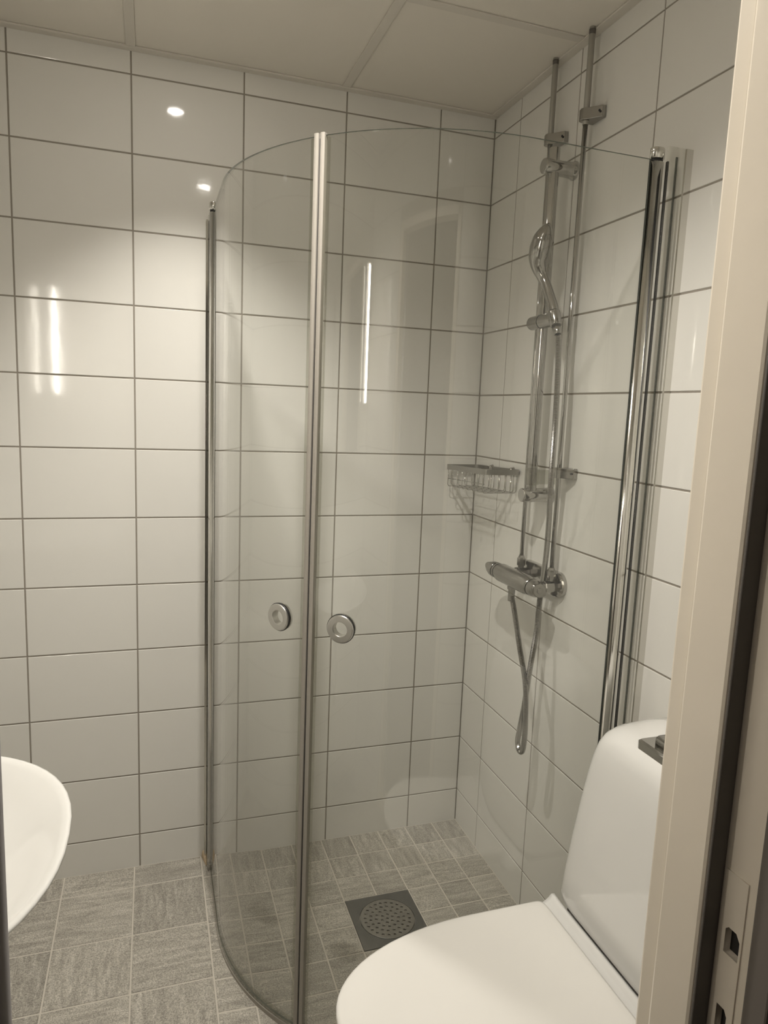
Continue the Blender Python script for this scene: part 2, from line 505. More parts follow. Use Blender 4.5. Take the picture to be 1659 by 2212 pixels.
# head of the frame and threshold
t = MB(); t.box((LX - .03, STOP_Y, OPT - .03), (RX + .03, FRONT_Y + .003, OPT)); dpart('frame_head', t, M_PAINT, .003)
t = MB(); t.box((OPL, -1.752, -.012), (OPR, FRONT_Y, .016)); dpart('threshold', t, M_PAINT, .004)

# the dim hall the photograph is taken from
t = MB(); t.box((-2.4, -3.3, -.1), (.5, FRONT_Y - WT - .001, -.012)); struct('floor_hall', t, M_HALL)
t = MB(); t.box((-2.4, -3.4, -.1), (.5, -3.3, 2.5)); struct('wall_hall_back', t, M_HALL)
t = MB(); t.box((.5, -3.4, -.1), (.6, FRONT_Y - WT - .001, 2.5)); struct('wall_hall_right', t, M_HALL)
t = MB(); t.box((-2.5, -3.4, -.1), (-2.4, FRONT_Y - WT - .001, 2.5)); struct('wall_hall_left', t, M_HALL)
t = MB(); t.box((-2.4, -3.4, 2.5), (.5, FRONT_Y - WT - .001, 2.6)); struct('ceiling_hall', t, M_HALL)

# ------------------------------------------------------------------ lamps
def downlight(xy, power, label, size, blend):
    r = empty('ceiling_downlight', (xy[0], xy[1], ZC + .004)); tag(r, label, 'lamp', 'recessed ceiling spotlights')
    t = MB(); t.lathe((0, 0, -.0045), (0, 0, 1), [(0.001, .0225), (0, .033), (0, .039), (.002, .042), (.0045, .042)], 32, cap=False)
    t.build('trim_ring', M_CHROME2, r)
    t = MB(); t.lathe((0, 0, -.0035), (0, 0, 1), [(0, .0), (0, .0225)], 28, cap=False); t.build('lens', M_LENS, r)
    ld = bpy.data.lights.new('downlight_beam', 'SPOT'); ld.energy = power; ld.color = LIGHT_COL
    ld.spot_size = math.radians(size); ld.spot_blend = blend; ld.shadow_soft_size = .017
    lo = bpy.data.objects.new('downlight_beam', ld); COL.objects.link(lo); lo.parent = r; lo.location = (0, 0, -.036)
    return r
downlight(SPOT_A, POWER_A, 'recessed ceiling spotlight nearest the tiled back wall', 92, 1.0)
downlight(SPOT_B, POWER_B, 'recessed ceiling spotlight nearest the door', 140, .9)

lamp = empty('wall_lamp', (LEFT_X, -1.462, 1.70)); tag(lamp, 'vertical tube lamp beside the mirror cabinet', 'lamp')
t = MB(); t.box((0, -.022, -.26), (.150, .022, .26)); t.build('housing', M_CAB, lamp, .004)
t = MB(); t.cyl((.172, 0, -.232), (.172, 0, .232), .0080, 20, .004); t.build('tube', M_TUBE, lamp)
for s in (-1, 1):
    t = MB(); t.box((.150, -.016, s * .245 - .012), (.190, .016, s * .245 + .012)); t.build('end_cap', M_CAB, lamp, .003)

cab = empty('mirror_cabinet', (LEFT_X, -1.155, 1.30)); tag(cab, 'white mirror cabinet on the wall above the wash basin', 'cabinet')
t = MB(); t.box((0, -.27, 0), (.125, .27, .64)); t.build('body', M_CAB, cab, .002)
for s in (-1, 1):
    t = MB(); t.box((.127, min(s * .003, s * .27), .002), (.131, max(s * .003, s * .27), .638)); d = t.build('mirror_door', M_MIRROR, cab)

hl = empty('hall_fill_lamp', (-2.0, -2.75, 2.5)); tag(hl, 'added unseen fill lamp in the hall outside the door', 'lamp')  # unseen lamp, added to brighten the rebate face and jamb
t = MB(); t.lathe((0, 0, -.012), (0, 0, 1), [(0, .09), (.012, .10)], 28); t.build('base_plate', M_CAB, hl)
t = MB(); t.lathe((0, 0, -.012), (0, 0, -1), [(0, .085), (.02, .080), (.04, .060), (.05, .030), (.053, .002)], 28); t.build('fill_lamp_shade', emitter('hall fill lamp shade', (1.0, .90, .78), 28.0), hl)

# ------------------------------------------------------------------ floor drain
dx0, dx1, dy0, dy1 = sx_[5], sx_[3], sy_[5], sy_[3]
dcx, dcy = (dx0 + dx1) / 2, (dy0 + dy1) / 2
dr = empty('floor_drain', (dcx, dcy, -.0125)); tag(dr, 'square grey steel floor drain with round perforated strainer', 'drain')
hw, hh = (dx1 - dx0) / 2 - .002, (dy1 - dy0) / 2 - .002
o = flat_with_holes('drain_plate', [(-hw, -hh), (hw, -hh), (hw, hh), (-hw, hh)], [circle(0, 0, .0805, 64)[::-1]], .003, M_DRAIN, dr); o.location = (0, 0, .0005)
holes = [circle(0, 0, .0045, 10)[::-1]]
for ring in range(1, 5):
    for k in range(6 * ring):
        a = 2 * PI * k / (6 * ring) + ring * .2
        holes.append(circle(.0162 * ring * math.cos(a), .0162 * ring * math.sin(a), .0045, 10)[::-1])
o = flat_with_holes('strainer', circle(0, 0, .0785, 64), holes, .0016, M_STEEL, dr, .0005); o.location = (0, 0, .0012)
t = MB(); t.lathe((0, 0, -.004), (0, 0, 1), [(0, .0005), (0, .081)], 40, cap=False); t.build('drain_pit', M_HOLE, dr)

# ------------------------------------------------------------------ shower enclosure
PXL, PYL = -.870, -.070          # left hinge pole (on the back wall)
PXR, PYR = -.064, -.879          # right hinge pole (on the right wall)
CR = .530; CX, CY = PXL + CR, PYR + CR
JA = -135.8                      # angle where the two doors meet
GZ0, GZ1, GT = .012, 1.966, .005
def path_left(inset=0.0):
    pts = [(PXL, PYL - .016)]
    for k in range(1, 9): pts.append((PXL, PYL - .016 + (CY - PYL + .016) * k / 8))
    n = 36
    for k in range(1, n + 1):
        a = math.radians(180 + (360 + JA - 180 - inset) * k / n)
        pts.append((CX + CR * math.cos(a), CY + CR * math.sin(a)))
    return pts
def path_right(inset=0.0):
    pts = [(PXR - .016, PYR)]
    for k in range(1, 9): pts.append((PXR - .016 + (CX - PXR + .016) * k / 8, PYR))
    n = 36
    for k in range(1, n + 1):
        a = math.radians(270 + (360 + JA + inset - 270) * k / n)
        pts.append((CX + CR * math.cos(a), CY + CR * math.sin(a)))
    return pts
def normals(p):
    out = []
    for i in range(len(p)):
        a = p[max(i - 1, 0)]; b = p[min(i + 1, len(p) - 1)]
        dx, dy = b[0] - a[0], b[1] - a[1]; L = math.hypot(dx, dy)
        out.append((-dy / L, dx / L))
    return out
def sheet(path, z0, z1, th, off=0.0):
    """thin curved sheet with real thickness; faces slot 0, edges slot 1"""
    n = normals(path); t = MB()
    A = [(p[0] + q[0] * (off + th / 2), p[1] + q[1] * (off + th / 2)) for p, q in zip(path, n)]
    B = [(p[0] + q[0] * (off - th / 2), p[1] + q[1] * (off - th / 2)) for p, q in zip(path, n)]
    m = len(path)
    vs = [(x, y, z0) for x, y in A] + [(x, y, z1) for x, y in A] + [(x, y, z0) for x, y in B] + [(x, y, z1) for x, y in B]
    f0, f1 = [], []
    for i in range(m - 1):
        f0.append((i, i + 1, m + i + 1, m + i)); f0.append((2 * m + i, 3 * m + i, 3 * m + i + 1, 2 * m + i + 1))
        f1.append((m + i, m + i + 1, 3 * m + i + 1, 3 * m + i)); f1.append((i, 2 * m + i, 2 * m + i + 1, i + 1))
    f1.append((0, m, 3 * m, 2 * m)); f1.append((m - 1, 3 * m - 1, 4 * m - 1, 2 * m - 1))
    t.add(vs, f0, True, 0)
    t.add(vs, f1, False, 1)          # own vertices, so that the pane keeps its true normals
    return t

def ring_handle(parent, ang, z):
    a = math.radians(ang); nrm = Vector((math.cos(a), math.sin(a), 0))
    c = Vector((CX, CY, z)) + nrm * CR
    def ring(prof, name, mat, par, d):
        t = MB(); base = c + d * (GT / 2)
        t.lathe(base, base + d, prof, 48, smooth=False, cap=False)
        return t.build(name, mat, par)
    k = ring([(0, .0300), (.0045, .0300), (.0058, .0290), (.0062, .0275), (.0062, .0165), (.0055, .0152), (-GT, .0148)], 'ring_handle', M_SATIN, parent, nrm)
    ring([(0, .0300), (.0045, .0300), (.0058, .0290), (.0062, .0275), (.0062, .0165), (.0055, .0152), (0, .0148)], 'inner_ring', M_SATIN, k, -nrm)
    t = MB(); b0 = c + nrm * (GT / 2 - .0002)
    t.lathe(b0, b0 + nrm, [(0, .0315), (.0022, .0315), (.0022, .0302)], 40, cap=False); t.build('gasket_ring', M_BLACK, k)

def hinge_pole(parent, x, y, gdir):
    """chrome hinge post with caps; gdir = direction in which the pane leaves it"""
    z0, z1 = -.004, 1.962
    g = Vector(gdir); s = Vector((-g.y, g.x, 0))
    def oblong(z, k, n=32):
        return [Vector((x, y, z)) + g * (.0150 * k * math.cos(2 * PI * i / n)) + s * (.0108 * k * math.sin(2 * PI * i / n)) for i in range(n)]
    def post(name, prof, mat):
        t = MB(); t.loft([oblong(z, k) for z, k in prof]); t.build(name, mat, parent)
    post('hinge_pole', [(z0 + .03, 1), (z1, 1)], M_ALU)
    post('pole_bearing', [(z1, .86), (z1 + .007, .86)], M_BLACK)
    post('pole_cap', [(z1 + .006, 1.04), (z1 + .025, 1.04), (z1 + .0265, .98), (z1 + .027, .86)], M_ALU)
    post('pole_foot', [(z0, .86), (z0 + .004, 1.04), (z0 + .026, 1.04), (z0 + .030, 1)], M_CHROME2)
    c = Vector((x, y, 0)) + g * .0152
    t = MB(); t.box((c.x - .0014, c.y - .0014, .03), (c.x + .0014, c.y + .0014, z1)); t.build('pane_gasket', M_BLACK, parent)

# left door, hinged on the back wall
ld_ = empty('shower_door', (PXL, PYL, 0)); tag(ld_, 'curved clear glass shower door hinged on the back wall', 'shower door', 'curved shower doors')
def sub(o, root):
    """keep world placement while parenting"""
    o.parent = root; o.matrix_parent_inverse = Matrix.Translation(-Vector(root.location)); return o
def reparent_children(root, before):
    for o in list(bpy.data.objects):
        if o not in before and o.parent is None and o is not root: sub(o, root)

before = set(bpy.data.objects)
g = sheet(path_left(1.05), GZ0, GZ1, GT).build('glass_pane', [M_GLASS, M_GEDGE])
hinge_pole(None, PXL, PYL, (0, -1, 0))
ring_handle(None, -144.4, .988)
def magnet(a0, a1, name, mat, zt, r0, r1):
    n = 5; pts = [(CX + math.cos(math.radians(a0 + (a1 - a0) * k / n)), CY + math.sin(math.radians(a0 + (a1 - a0) * k / n))) for k in range(n + 1)]
    t = MB(); rings = []
    P = [(CX + r * math.cos(math.radians(a)), CY + r * math.sin(math.radians(a))) for r, a in
         [(r0, a0), (r1, a0)] + [(r1 + .0015 * math.sin(PI * k / 4), a0 + (a1 - a0) * k / 4) for k in (1, 2, 3)] + [(r1, a1), (r0, a1)]]
    t.loft([[(x, y, GZ0 + .002) for x, y in P], [(x, y, zt) for x, y in P]], smooth=False)
    return t.build(name, mat)
magnet(JA - 2.15, JA - .95, 'edge_profile', M_CLEAR, GZ1 - .004, CR - .0040, CR + .0040)
magnet(JA - 1.30, JA - .20, 'magnetic_strip', M_MAGNET, GZ1 + .004, CR - .0055, CR + .0060)
sheet(path_left(1.05), GZ0 - .016, GZ0 + .010, .0085).build('bottom_seal', [M_CLEAR, M_CLEAR])
sheet(path_left(1.4), GZ0 - .020, GZ0 - .006, .0022, -.004).build('sealing_lip', [M_MAGNET, M_MAGNET])
t = MB(); t.box((PXL - .0165, -.020, .0), (PXL - .0135, 0, 1.955)); t.box((PXL - .002, -.012, .0), (PXL + .001, 0, 1.955)); t.build('wall_profile', M_ALU)
t = MB(); t.box((PXL - .0135, PYL + .010, .004), (PXL - .0105, -.001, 1.958)); t.build('side_strip', M_CLEAR2)
t = MB()
for k in range(7):
    t.lathe((PXL - .017 + .0012 * k, -.004 - .007 * k, -.004), (PXL - .017, -.004 - .007 * k, 9), [(0, .007), (.006 + .014 * (6 - k) / 6, .0045), (.009 + .016 * (6 - k) / 6, .001)], 8)
t.build('sealant', M_RUST)
reparent_children(ld_, before)

# right door, hinged on the right wall
rd_ = empty('shower_door', (PXR, PYR, 0)); tag(rd_, 'curved clear glass shower door hinged on the wall beside the toilet', 'shower door', 'curved shower doors')
before = set(bpy.data.objects)
sheet(path_right(1.05), GZ0, GZ1, GT).build('glass_pane', [M_GLASS, M_GEDGE])
hinge_pole(None, PXR, PYR, (-1, 0, 0))
ring_handle(None, -127.4, .990)
magnet(JA + .95, JA + 2.15, 'edge_profile', M_CLEAR, GZ1 - .004, CR - .0040, CR + .0040)
magnet(JA + .26, JA + 1.3, 'magnetic_strip', M_MAGNET, GZ1 + .004, CR - .0055, CR + .0060)
t = MB(); a = math.radians(JA + .03); q = (CX + (CR + .0015) * math.cos(a), CY + (CR + .0015) * math.sin(a)); t.box((q[0] - .0017, q[1] - .0017, GZ0 + .004), (q[0] + .0017, q[1] + .0017, GZ1 - .006)); t.build('magnet_core', M_BLACK)
sheet(path_right(1.05), GZ0 - .016, GZ0 + .010, .0085).build('bottom_seal', [M_CLEAR, M_CLEAR])
sheet(path_right(1.4), GZ0 - .020, GZ0 - .006, .0022, .004).build('sealing_lip', [M_MAGNET, M_MAGNET])
t = MB(); t.box((-.016, PYR - .0285, .0), (0, PYR - .0235, 1.986)); t.build('wall_profile', M_ALU)
t = MB(); t.box((-.004, PYR + .0165, .0), (0, PYR + .0185, 1.986)); t.build('sealant', M_GEDGE)
t = MB(); t.box((PXR + .006, PYR - .0265, .004), (-.002, PYR - .0225, 1.986)); t.build('side_strip', M_CLEAR2)
t = MB(); t.box((PXR + .0150, PYR - .0145, .02), (PXR + .0185, PYR - .009, 1.962)); t.build('pole_gasket', M_BLACK)
reparent_children(rd_, before)

# ------------------------------------------------------------------ water pipes down the right wall
def clamp(y, z, x=-.03, flip=1):
    """chrome pipe clip with a screw ear to the right"""
    t = MB()
    o_ = [(-.001, -.040), (-.012, -.040), (-.034, -.013), (-.043, -.008), (-.045, .0), (-.043, .010), (-.036, .014), (-.001, .014)]
    t.loft([[(px, y + py, z - .0135) for px, py in o_], [(px, y + py, z + .0135) for px, py in o_]], smooth=False)
    return t
def pipe(y, zt, label, clamps):
    r = empty('water_pipe', (-.03, y, 1.04)); tag(r, label, 'pipe', 'water pipes on the shower wall')
    before = set(bpy.data.objects)
    t = MB(); t.cyl((-.03, y, 1.035), (-.03, y, zt), .0062, 18); t.build('pipe', M_CHROME)
    t = MB(); t.cyl((-.03, y, zt), (-.03, y, ZC + .004), .0075, 18, .0006); t.build('upper_pipe', M_GREYPIPE)
    for z in clamps:
        k = clamp(y, z).build('pipe_clamp', M_CHROME2, None, .0015)
        s = MB(); s.lathe((-.0165, y - .0355, z), (-.02, y - .0400, z), [(0, .0026), (.0046, .0026)], 10); s.build('screw', M_BLACK)
    t = MB(); t.lathe((-.03, y, ZC - .012), (-.03, y, 9), [(0, .0078), (.011, .0082), (.0115, .0076)], 16); t.build('collar', M_DARK)
    reparent_children(r, before)
pipe(-.395, 2.155, 'thin vertical water pipe nearer the shower corner', [2.168])
pipe(-.556, 2.150, 'thin vertical water pipe nearer the glass door, with two clips', [2.172, 1.303])

# ------------------------------------------------------------------ shower mixer
MZ, MY, MX = .998, -.463, -.084
mx_ = empty('shower_mixer', (0, MY, MZ)); tag(mx_, 'chrome thermostatic shower mixer on the right wall', 'tap')
before = set(bpy.data.objects)
# wall plate: stadium
t = MB(); st = []
for k in range(13): a = -PI / 2 + PI * k / 12; st.append((.080 + .034 * math.cos(a), .034 * math.sin(a)))
for k in range(13): a = PI / 2 + PI * k / 12; st.append((-.080 + .034 * math.cos(a), .034 * math.sin(a)))
def plate(x, s): return [(x, -.4755 + u * s, MZ + .004 + v * s) for u, v in st]
t.loft([plate(0, 1), plate(-.010, 1), plate(-.014, .97), plate(-.0155, .92)], smooth=False)
t.build('wall_plate', M_CHROME)
for y in (-.395, -.556):
    t = MB(); t.lathe((-.015, y, MZ), (-1, y, MZ), [(0, .0145), (.010, .0145), (.011, .0165), (.034, .0165), (.036, .0150), (.046, .0140)], 8, smooth=False); t.build('coupling_nut', M_CHROME2)
    t = MB(); t.lathe((-.03, y, MZ + .016), (-.03, y, 9), [(0, .009), (.006, .009), (.007, .0125), (.026, .0125), (.030, .0095), (.036, .0075)], 8, smooth=False); t.build('pipe_nut', M_CHROME2)
# body: long barrel, thicker in the middle
t = MB()
t.lathe((MX, MY + .108, MZ), (MX, MY - 1, MZ), [(0, .0215), (.004, .0228), (.018, .0228), (.030, .0262), (.172, .0262), (.186, .0240), (.192, .0232), (.200, .0232)], 32)
t.build('mixer_body', M_CHROME2)
t = MB(); t.lathe((MX, MY + .100, MZ), (MX, MY - 1, MZ), [(.0050, .0231), (.0070, .0231)], 32); t.build('joint_ring', M_BLACK)
def knob(s):
    y0 = MY + (.109 if s > 0 else -.093); d = s
    t = MB(); n = 30
    rings = []
    for (tt, rr, lobe) in [(0, .0222, 0), (.003, .0228, 0), (.018, .0224, .0), (.022, .0220, .10), (.029, .0220, .26), (.035, .0208, .28), (.038, .0180, .26)]:
        ring_ = []
        for k in range(n):
            a = 2 * PI * k / n
            r = rr * (1 + lobe * max(0, math.cos(2 * (a + .6))) ** 2 - lobe * .45)
            ring_.append((MX + r * math.cos(a), y0 + d * tt, MZ + r * math.sin(a)))
        rings.append(ring_)
    t.loft(rings)
    k_ = t.build('knob', M_CHROME2)
    t = MB(); t.lathe((MX, y0 + d * .037, MZ), (MX, y0 + d, MZ), [(0, .0085), (.002, .0085), (.003, .0075)], 20); b = t.build('push_button', M_CHROME2)
    b.parent = k_
knob(1); knob(-1)
t = MB(); t.lathe((MX, -.447, MZ - .020), (MX, -.447, -1), [(0, .0135), (.012, .0135), (.0125, .0105), (.030, .0095), (.031, .0100), (.046, .0098)], 8, smooth=False); t.build('hose_outlet', M_CHROME2)
reparent_children(mx_, before)

# ------------------------------------------------------------------ slide rail
BX, BY = -.062, -.476
rail = empty('shower_rail', (BX, BY, 1.24)); tag(rail, 'thick chrome shower rail between the two water pipes', 'shower rail')
before = set(bpy.data.objects)
t = MB(); t.cyl((BX, BY, 1.225), (BX, BY, 2.118), .0140, 28, .001); t.build('bar', M_CHROME)
for z in (2.072, 1.234):
    t = MB(); t.lathe((0, BY, z), (-1, BY, z), [(0, .0235), (.004, .0235), (.010, .0205), (.030, .0190), (.088, .0190), (.091, .0180), (.092, .0165)], 30); t.build('wall_bracket', M_CHROME)
t = MB(); t.lathe((BX, BY, 1.262), (BX, BY, 9), [(0, .0160), (.001, .0190), (.043, .0195), (.045, .0175)], 26); t.box((-.055, BY - .022, 1.266), (-.002, BY - .012, 1.304)); t.build('clear_spacer', M_CLEAR)
# sliding holder
SZ = 1.690
t = MB(); t.lathe((BX - .006, -.428, SZ), (BX - .010, -1.4, SZ), [(0, .012), (.002, .0160), (.006, .0178), (.056, .0185), (.0565, .0185), (.112, .0180), (.118, .0165), (.121, .012)], 30)
sl = t.build('slider', M_CHROME2)
t = MB(); t.lathe((BX - .006, -.428, SZ), (BX - .010, -1.4, SZ), [(.0555, .0190), (.0575, .0190)], 30); t.build('joint_ring', M_BLACK)
HB = Vector((-.086, -.582, 1.668)); HT = Vector((-.086, -.556, 1.722)); hd = (HT - HB).normalized()
t = MB(); t.lathe(HB, HT, [(0, .0130), (.004, .0150), (.036, .0160), (.040, .0150)], 24); t.build('cone_holder', M_CHROME2)
reparent_children(rail, before)

# ------------------------------------------------------------------ hand shower
hs = empty('hand_shower', tuple(HB)); tag(hs, 'chrome hand shower clipped into the rail holder', 'shower head')
before = set(bpy.data.objects)
# centre line and section (half width in the view plane, half depth)
cl = [(-.086, -.572, 1.690, .0125, .0125), (-.086, -.560, 1.716, .0132, .0130), (-.088, -.541, 1.750, .0130, .0130), (-.092, -.525, 1.780, .0130, .0138),
      (-.098, -.515, 1.800, .0150, .0170), (-.104, -.511, 1.820, .0205, .0250), (-.108, -.513, 1.840, .0252, .0340), (-.109, -.519, 1.862, .0270, .0390),
      (-.108, -.527, 1.884, .0240, .0370), (-.106, -.535, 1.900, .0175, .0290), (-.104, -.541, 1.912, .0090, .0170), (-.103, -.544, 1.917, .0020, .0050)]
fine = []
for i in range(len(cl) - 1):
    for k in range(4):
        w = k / 4
        fine.append(tuple(a + (b - a) * w for a, b in zip(cl[i], cl[i + 1])))
fine.append(cl[-1])
cen = spline([c[:3] for c in cl], 4)
vd = Vector((.47, .83, .17)).normalized()         # depth direction of the head
rings = []
for i, c in enumerate(fine):
    P = cen[i]; T = (cen[min(i + 1, len(cen) - 1)] - cen[max(i - 1, 0)]).normalized()
    d_ = (vd - T * vd.dot(T)).normalized(); w_ = T.cross(d_)
    rings.append([P + w_ * (c[3] * math.cos(2 * PI * k / 24)) + d_ * (c[4] * (1.0 if math.sin(2 * PI * k / 24) < 0 else .55) * math.sin(2 * PI * k / 24)) for k in range(24)])
t = MB(); t.loft(rings); t.build('handle_and_head', M_CHROME3)
# spray plate on the far side
c0 = Vector((-.108, -.519, 1.862)) + vd * .016
t = MB(); t.lathe(c0, c0 + vd, [(0, .014), (.003, .0135), (.004, .010)], 24); t.build('spray_plate', M_CAB)
t = MB(); t.lathe(HB - hd * .024, HB, [(0, .0085), (.003, .0105), (.026, .0110)], 14); t.build('hose_cone', M_CHROME2)
reparent_children(hs, before)

# ------------------------------------------------------------------ hose
hp = spline([(-.086, -.594, 1.643), (-.083, -.597, 1.600), (-.080, -.600, 1.447), (-.072, -.588, 1.272), (-.058, -.570, 1.18), (-.047, -.551, 1.09), (-.040, -.5345, 1.03), (-.0365, -.5235, .985), (-.042, -.526, .935), (-.056, -.547, .88),
             (-.072, -.554, .775), (-.084, -.557, .672), (-.090, -.551, .594), (-.090, -.547, .561), (-.088, -.553, .540), (-.086, -.566, .543), (-.086, -.573, .575), (-.086, -.572, .635), (-.085, -.557, .730), (-.084, -.512, .818), (-.083, -.470, .905), (-.084, -.447, .950)], 14)
hp = resample(hp, .00175)
t = MB(); t.tube(hp, [.0066 if (i % 2) else .0078 for i in range(len(hp))], 10, smooth=False)
hose = t.build('shower_hose', M_CHROME2)
tag(hose, 'ribbed metal shower hose hanging in a loop below the mixer', 'hose')

# ------------------------------------------------------------------ wire basket
bk = empty('shower_basket', (0, -.17, 1.28)); tag(bk, 'steel wire shower basket on the right wall', 'basket')
before = set(bpy.data.objects)
bx0, bx1, by0, by1 = -.121, -.004, -.314, -.026
def rrect(x0, x1, y0, y1, r, n=5):
    P = []
    for cx, cy, a0 in ((x1 - r, y1 - r, 0), (x0 + r, y1 - r, 90), (x0 + r, y0 + r, 180), (x1 - r, y0 + r, 270)):
        for k in range(n + 1):
            a = math.radians(a0 + 90 * k / n); P.append((cx + r * math.cos(a), cy + r * math.sin(a)))
    return P
def bz(y): return 1.2795 + (-.025 - y) * .03
po = rrect(bx0, bx1, by0, by1, .016); pi_ = rrect(bx0 + .0022, bx1 - .0022, by0 + .0022, by1 - .0022, .014)
t = MB(); BH = .0165
t.loft([[(x, y, bz(y) - BH) for x, y in po], [(x, y, bz(y)) for x, y in po], [(x, y, bz(y)) for x, y in pi_], [(x, y, bz(y) - BH) for x, y in pi_], [(x, y, bz(y) - BH) for x, y in po]], smooth=False, cap=False)
t.build('rim_band', M_STEEL)
WR = .0014
def wire(pts):
    t = MB(); t.tube(pts, WR, 8); t.build('wire', M_CHROME)
BZ = 1.209
for k in range(8):                    # wires across, front to back
    y = by0 + .018 + (by1 - by0 - .036) * k / 7
    z0 = bz(y) - .010; zb = BZ + (-.025 - y) * .03
    wire([(bx0 + .003, y, z0), (bx0 + .003, y, zb + .006), (bx0 + .006, y, zb + .001), (bx0 + .010, y, zb), (bx1 - .010, y, zb), (bx1 - .006, y, zb + .001), (bx1 - .003, y, zb + .006), (bx1 - .003, y, z0)])
for k in range(4):                    # wires along
    x = bx0 + .022 + (bx1 - bx0 - .044) * k / 3
    def zb(y): return BZ + .0028 + (-.025 - y) * .03
    wire([(x, by0 + .003, bz(by0) - .010), (x, by0 + .003, zb(by0) + .006), (x, by0 + .006, zb(by0) + .001), (x, by0 + .010, zb(by0)), (x, by1 - .010, zb(by1)), (x, by1 - .006, zb(by1) + .001), (x, by1 - .003, zb(by1) + .006), (x, by1 - .003, bz(by1) - .010)])
for zz in (.028,):
    wire([(bx0 + .0045, by0 + .012, bz(by0) - .045), (bx0 + .0045, by1 - .012, bz(by1) - .045)])
for y in (-.125, -.262):
    t = MB(); t.lathe((-.001, y, bz(y) - .004), (-1, y, bz(y) - .004), [(0, .010), (.003, .009), (.006, .0075), (.011, .0070), (.014, .004)], 16); t.build('wall_screw', M_CHROME)
reparent_children(bk, before)

# ------------------------------------------------------------------ toilet
TYC = -1.148
wc = empty('toilet', (0, TYC, 0)); tag(wc, 'white porcelain toilet with closed lid against the right wall', 'toilet')
before = set(bpy.data.objects)
def tank_ring(z, half, front, n=4.0, back=-.008, m=40, bulge=.0):
    """plan outline: flat at the wall, rounded front corners"""
    P = []
    for k in range(m + 1):
        a = -PI / 2 + PI * k / m
        c, s = math.cos(a), math.sin(a)
        y = half * math.copysign(abs(s) ** (2 / n), s)
        x = back + (front - back) * abs(c) ** (2 / n)
        P.append((x, TYC + y, z))
    return P
t = MB()
t.loft([tank_ring(z, h, f, e) for z, h, f, e in
        [(.4165, .198, -.196, 9), (.4155, .208, -.204, 9), (.420, .2135, -.210, 9), (.435, .2135, -.212, 9), (.50, .2075, -.2085, 9), (.58, .200, -.203, 8.5), (.66, .192, -.1965, 8), (.72, .1855, -.191, 7.4),
         (.76, .1805, -.1865, 6.8), (.788, .1765, -.182, 6.0), (.806, .171, -.1765, 5.2), (.8185, .162, -.168, 4.5), (.827, .148, -.156, 3.9), (.8335, .127, -.138, 3.3), (.8378, .098, -.112, 2.9), (.8402, .062, -.080, 2.5), (.8412, .024, -.042, 2.2), (.8414, .003, -.014, 2)]])
t.build('tank', M_CERAMIC)
# flush plate and button on the tank top
t = MB(); pr = rrect(-.158, -.076, TYC - .095, TYC + .052, .006, 3)
t.loft([[(x, y, .818) for x, y in pr], [(x, y, .8402) for x, y in pr], [(-.117 + (x + .117) * .90, TYC - .02 + (y - TYC + .02) * .95, .8438) for x, y in pr]], smooth=False)
fp = t.build('flush_plate', M_CHROME)
t = MB(); pr = rrect(-.142, -.090, TYC - .065, TYC + .030, .014, 5)
t.loft([[(x, y, .8425) for x, y in pr], [(x, y, .854) for x, y in pr], [(-.116 + (x + .116) * .9, TYC - .018 + (y - TYC + .018) * .95, .8575) for x, y in pr], [(-.116 + (x + .116) * .6, TYC - .018 + (y - TYC + .018) * .75, .8585) for x, y in pr]])
b = t.build('flush_button', M_CHROME2); b.parent = fp
# pedestal and bowl with the ceramic deck that carries the tank
def egg(z, x0, x1, half, n1=2.4, n2=4.0, m=56):
    """closed plan outline, back at x0 (towards the wall), front tip at x1"""
    xc = x0 + (x1 - x0) * .42; P = []
    for k in range(m):
        a = 2 * PI * k / m; c, s = math.cos(a), math.sin(a)
        n = n1 if c > 0 else n2
        L = (x1 - xc) if c > 0 else (xc - x0)
        x = xc + L * math.copysign(abs(c) ** (2 / n), c)
        y = TYC + half * math.copysign(abs(s) ** (2 / (n if c > 0 else n2)), s)
        P.append((x, y, z))
    return P
t = MB()
t.loft([egg(-.010, -.04, -.50, .105, 2.6), egg(.02, -.035, -.505, .108, 2.6), egg(.14, -.03, -.52, .112, 2.5), egg(.24, -.02, -.575, .135, 2.4), egg(.31, -.012, -.655, .160, 2.3),
        egg(.355, -.008, -.705, .174, 2.25), egg(.382, -.006, -.722, .179, 2.2), egg(.392, -.006, -.722, .178, 2.2), egg(.394, -.010, -.715, .172, 2.2)])
t.build('bowl', M_CERAMIC)
# raised rear deck: concave cove rising from the seat to the tank lip
t = MB(); prof = [(-.262, .388), (-.258, .3955), (-.248, .3965), (-.238, .3975), (-.228, .4005), (-.221, .4055), (-.217, .4105), (-.214, .4125), (-.207, .4115), (-.204, .406), (-.204, .385)]
rings = []
for k in range(33):
    s = -1 + 2 * k / 32; y = TYC + .2070 * math.copysign(abs(s) ** .7, s)
    lift = .003 * (abs(s) ** 7); cv = .010 * abs(s) ** 6
    rings.append([(x + (cv if x < -.24 else 0), y, z + (lift if x > -.235 else 0)) for x, z in prof])
t.loft(rings)
t.build('rear_deck', M_CERAMIC)
t = MB(); t.box((-.190, TYC - .180, .385), (-.010, TYC + .180, .4163)); t.build('tank_joint', M_DARK)
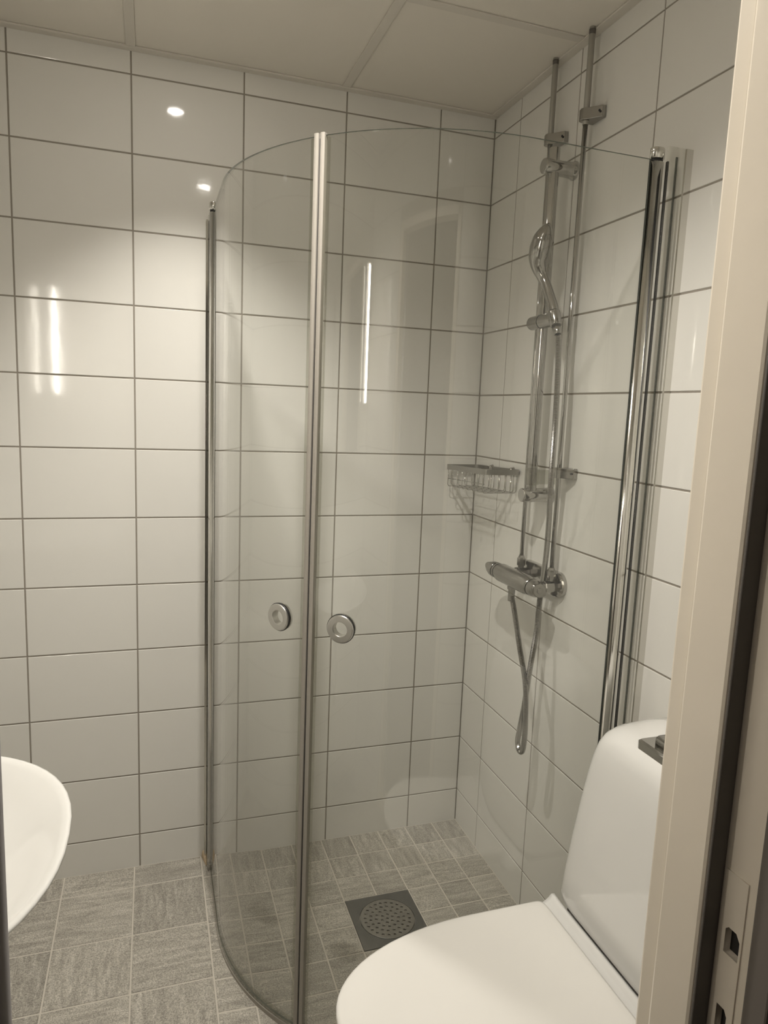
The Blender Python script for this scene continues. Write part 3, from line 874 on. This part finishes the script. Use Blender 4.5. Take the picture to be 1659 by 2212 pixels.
# seat and lid
def lid_ring(z, grow):
    P = []; m = 64
    xb, xf, hw_ = -.252 + grow, -.748 - grow, .1835 + grow
    xm = -.42
    for k in range(m):
        a = 2 * PI * k / m; c, s = math.cos(a), math.sin(a)
        if c > 0:       # front, egg shaped
            x = xm + (xf - xm) * abs(c) ** (2 / 2.05); y = hw_ * math.copysign(abs(s) ** (2 / 2.25), s)
        else:           # back, nearly square corners
            x = xm + (xb - xm) * abs(c) ** (2 / 24.0); y = hw_ * math.copysign(abs(s) ** (2 / 24.0), s)
        P.append((x, TYC + y, z))
    return P
t = MB(); t.loft([lid_ring(.3965, -.010), lid_ring(.398, -.006), lid_ring(.409, -.006), lid_ring(.4105, -.010)]); t.build('seat', M_PLASTIC)
t = MB()
def lr(z, g, dome): return [(x, y, z) for x, y, _ in lid_ring(z, g)]
t.loft([lid_ring(.412, -.006), lid_ring(.4125, -.001), lid_ring(.415, 0), lid_ring(.424, 0), lid_ring(.4275, -.002), lid_ring(.4295, -.007), lid_ring(.4308, -.020), lid_ring(.4320, -.060), lid_ring(.4328, -.11)])
t.build('seat_lid', M_PLASTIC)
for s in (-1, 1):
    t = MB(); t.cyl((-.272, TYC + s * .078, .396), (-.272, TYC + s * .078, .4105), .012, 18, .002); t.build('seat_hinge', M_CHROME)
reparent_children(wc, before)

# ------------------------------------------------------------------ wash basin
SY = -1.165
wb = empty('wash_basin', (LEFT_X, SY, .70)); tag(wb, 'white porcelain wash basin on the left-hand wall', 'wash basin')
before = set(bpy.data.objects)
def basin(z, xtip, half, n=2.35, xb=None, m=60):
    xb = LEFT_X + .004 if xb is None else xb; P = []
    xm = LEFT_X + .16
    for k in range(m):
        a = 2 * PI * k / m; c, s = math.cos(a), math.sin(a)
        if c > 0: x = xm + (xtip - xm) * abs(c) ** (2 / n); y = half * math.copysign(abs(s) ** (2 / n), s)
        else: x = xm + (xb - xm) * abs(c) ** (2 / 7); y = half * math.copysign(abs(s) ** (2 / 7), s)
        P.append((x, SY + y, z))
    return P
t = MB()
t.loft([basin(.690, -1.40, .10), basin(.700, -1.36, .135), basin(.735, -1.285, .190), basin(.780, -1.225, .235), basin(.820, -1.180, .268), basin(.842, -1.155, .2885), basin(.850, -1.1475, .2945), basin(.8535, -1.1480, .2940),
        basin(.8545, -1.1510, .291), basin(.8540, -1.1550, .287, xb=LEFT_X + .10), basin(.850, -1.1620, .281, xb=LEFT_X + .115), basin(.825, -1.190, .258, xb=LEFT_X + .13), basin(.790, -1.235, .222, xb=LEFT_X + .15), basin(.757, -1.300, .165, xb=LEFT_X + .18), basin(.745, -1.350, .10, xb=LEFT_X + .21), basin(.742, -1.40, .04, xb=LEFT_X + .23)])
t.build('basin_bowl', M_CERAMIC)
t = MB(); t.lathe((-1.425, SY, .742), (-1.425, SY, 9), [(0, .024), (.003, .022), (.0035, .012), (.002, .004)], 24); t.build('basin_waste', M_CHROME)
t = MB(); t.lathe((-1.45, SY, .44), (-1.45, SY, 9), [(0, .016), (.06, .016), (.062, .030), (.15, .030), (.152, .016), (.255, .016)], 20); t.build('trap', M_CHROME)
reparent_children(wb, before)

bpy.context.view_layer.update()
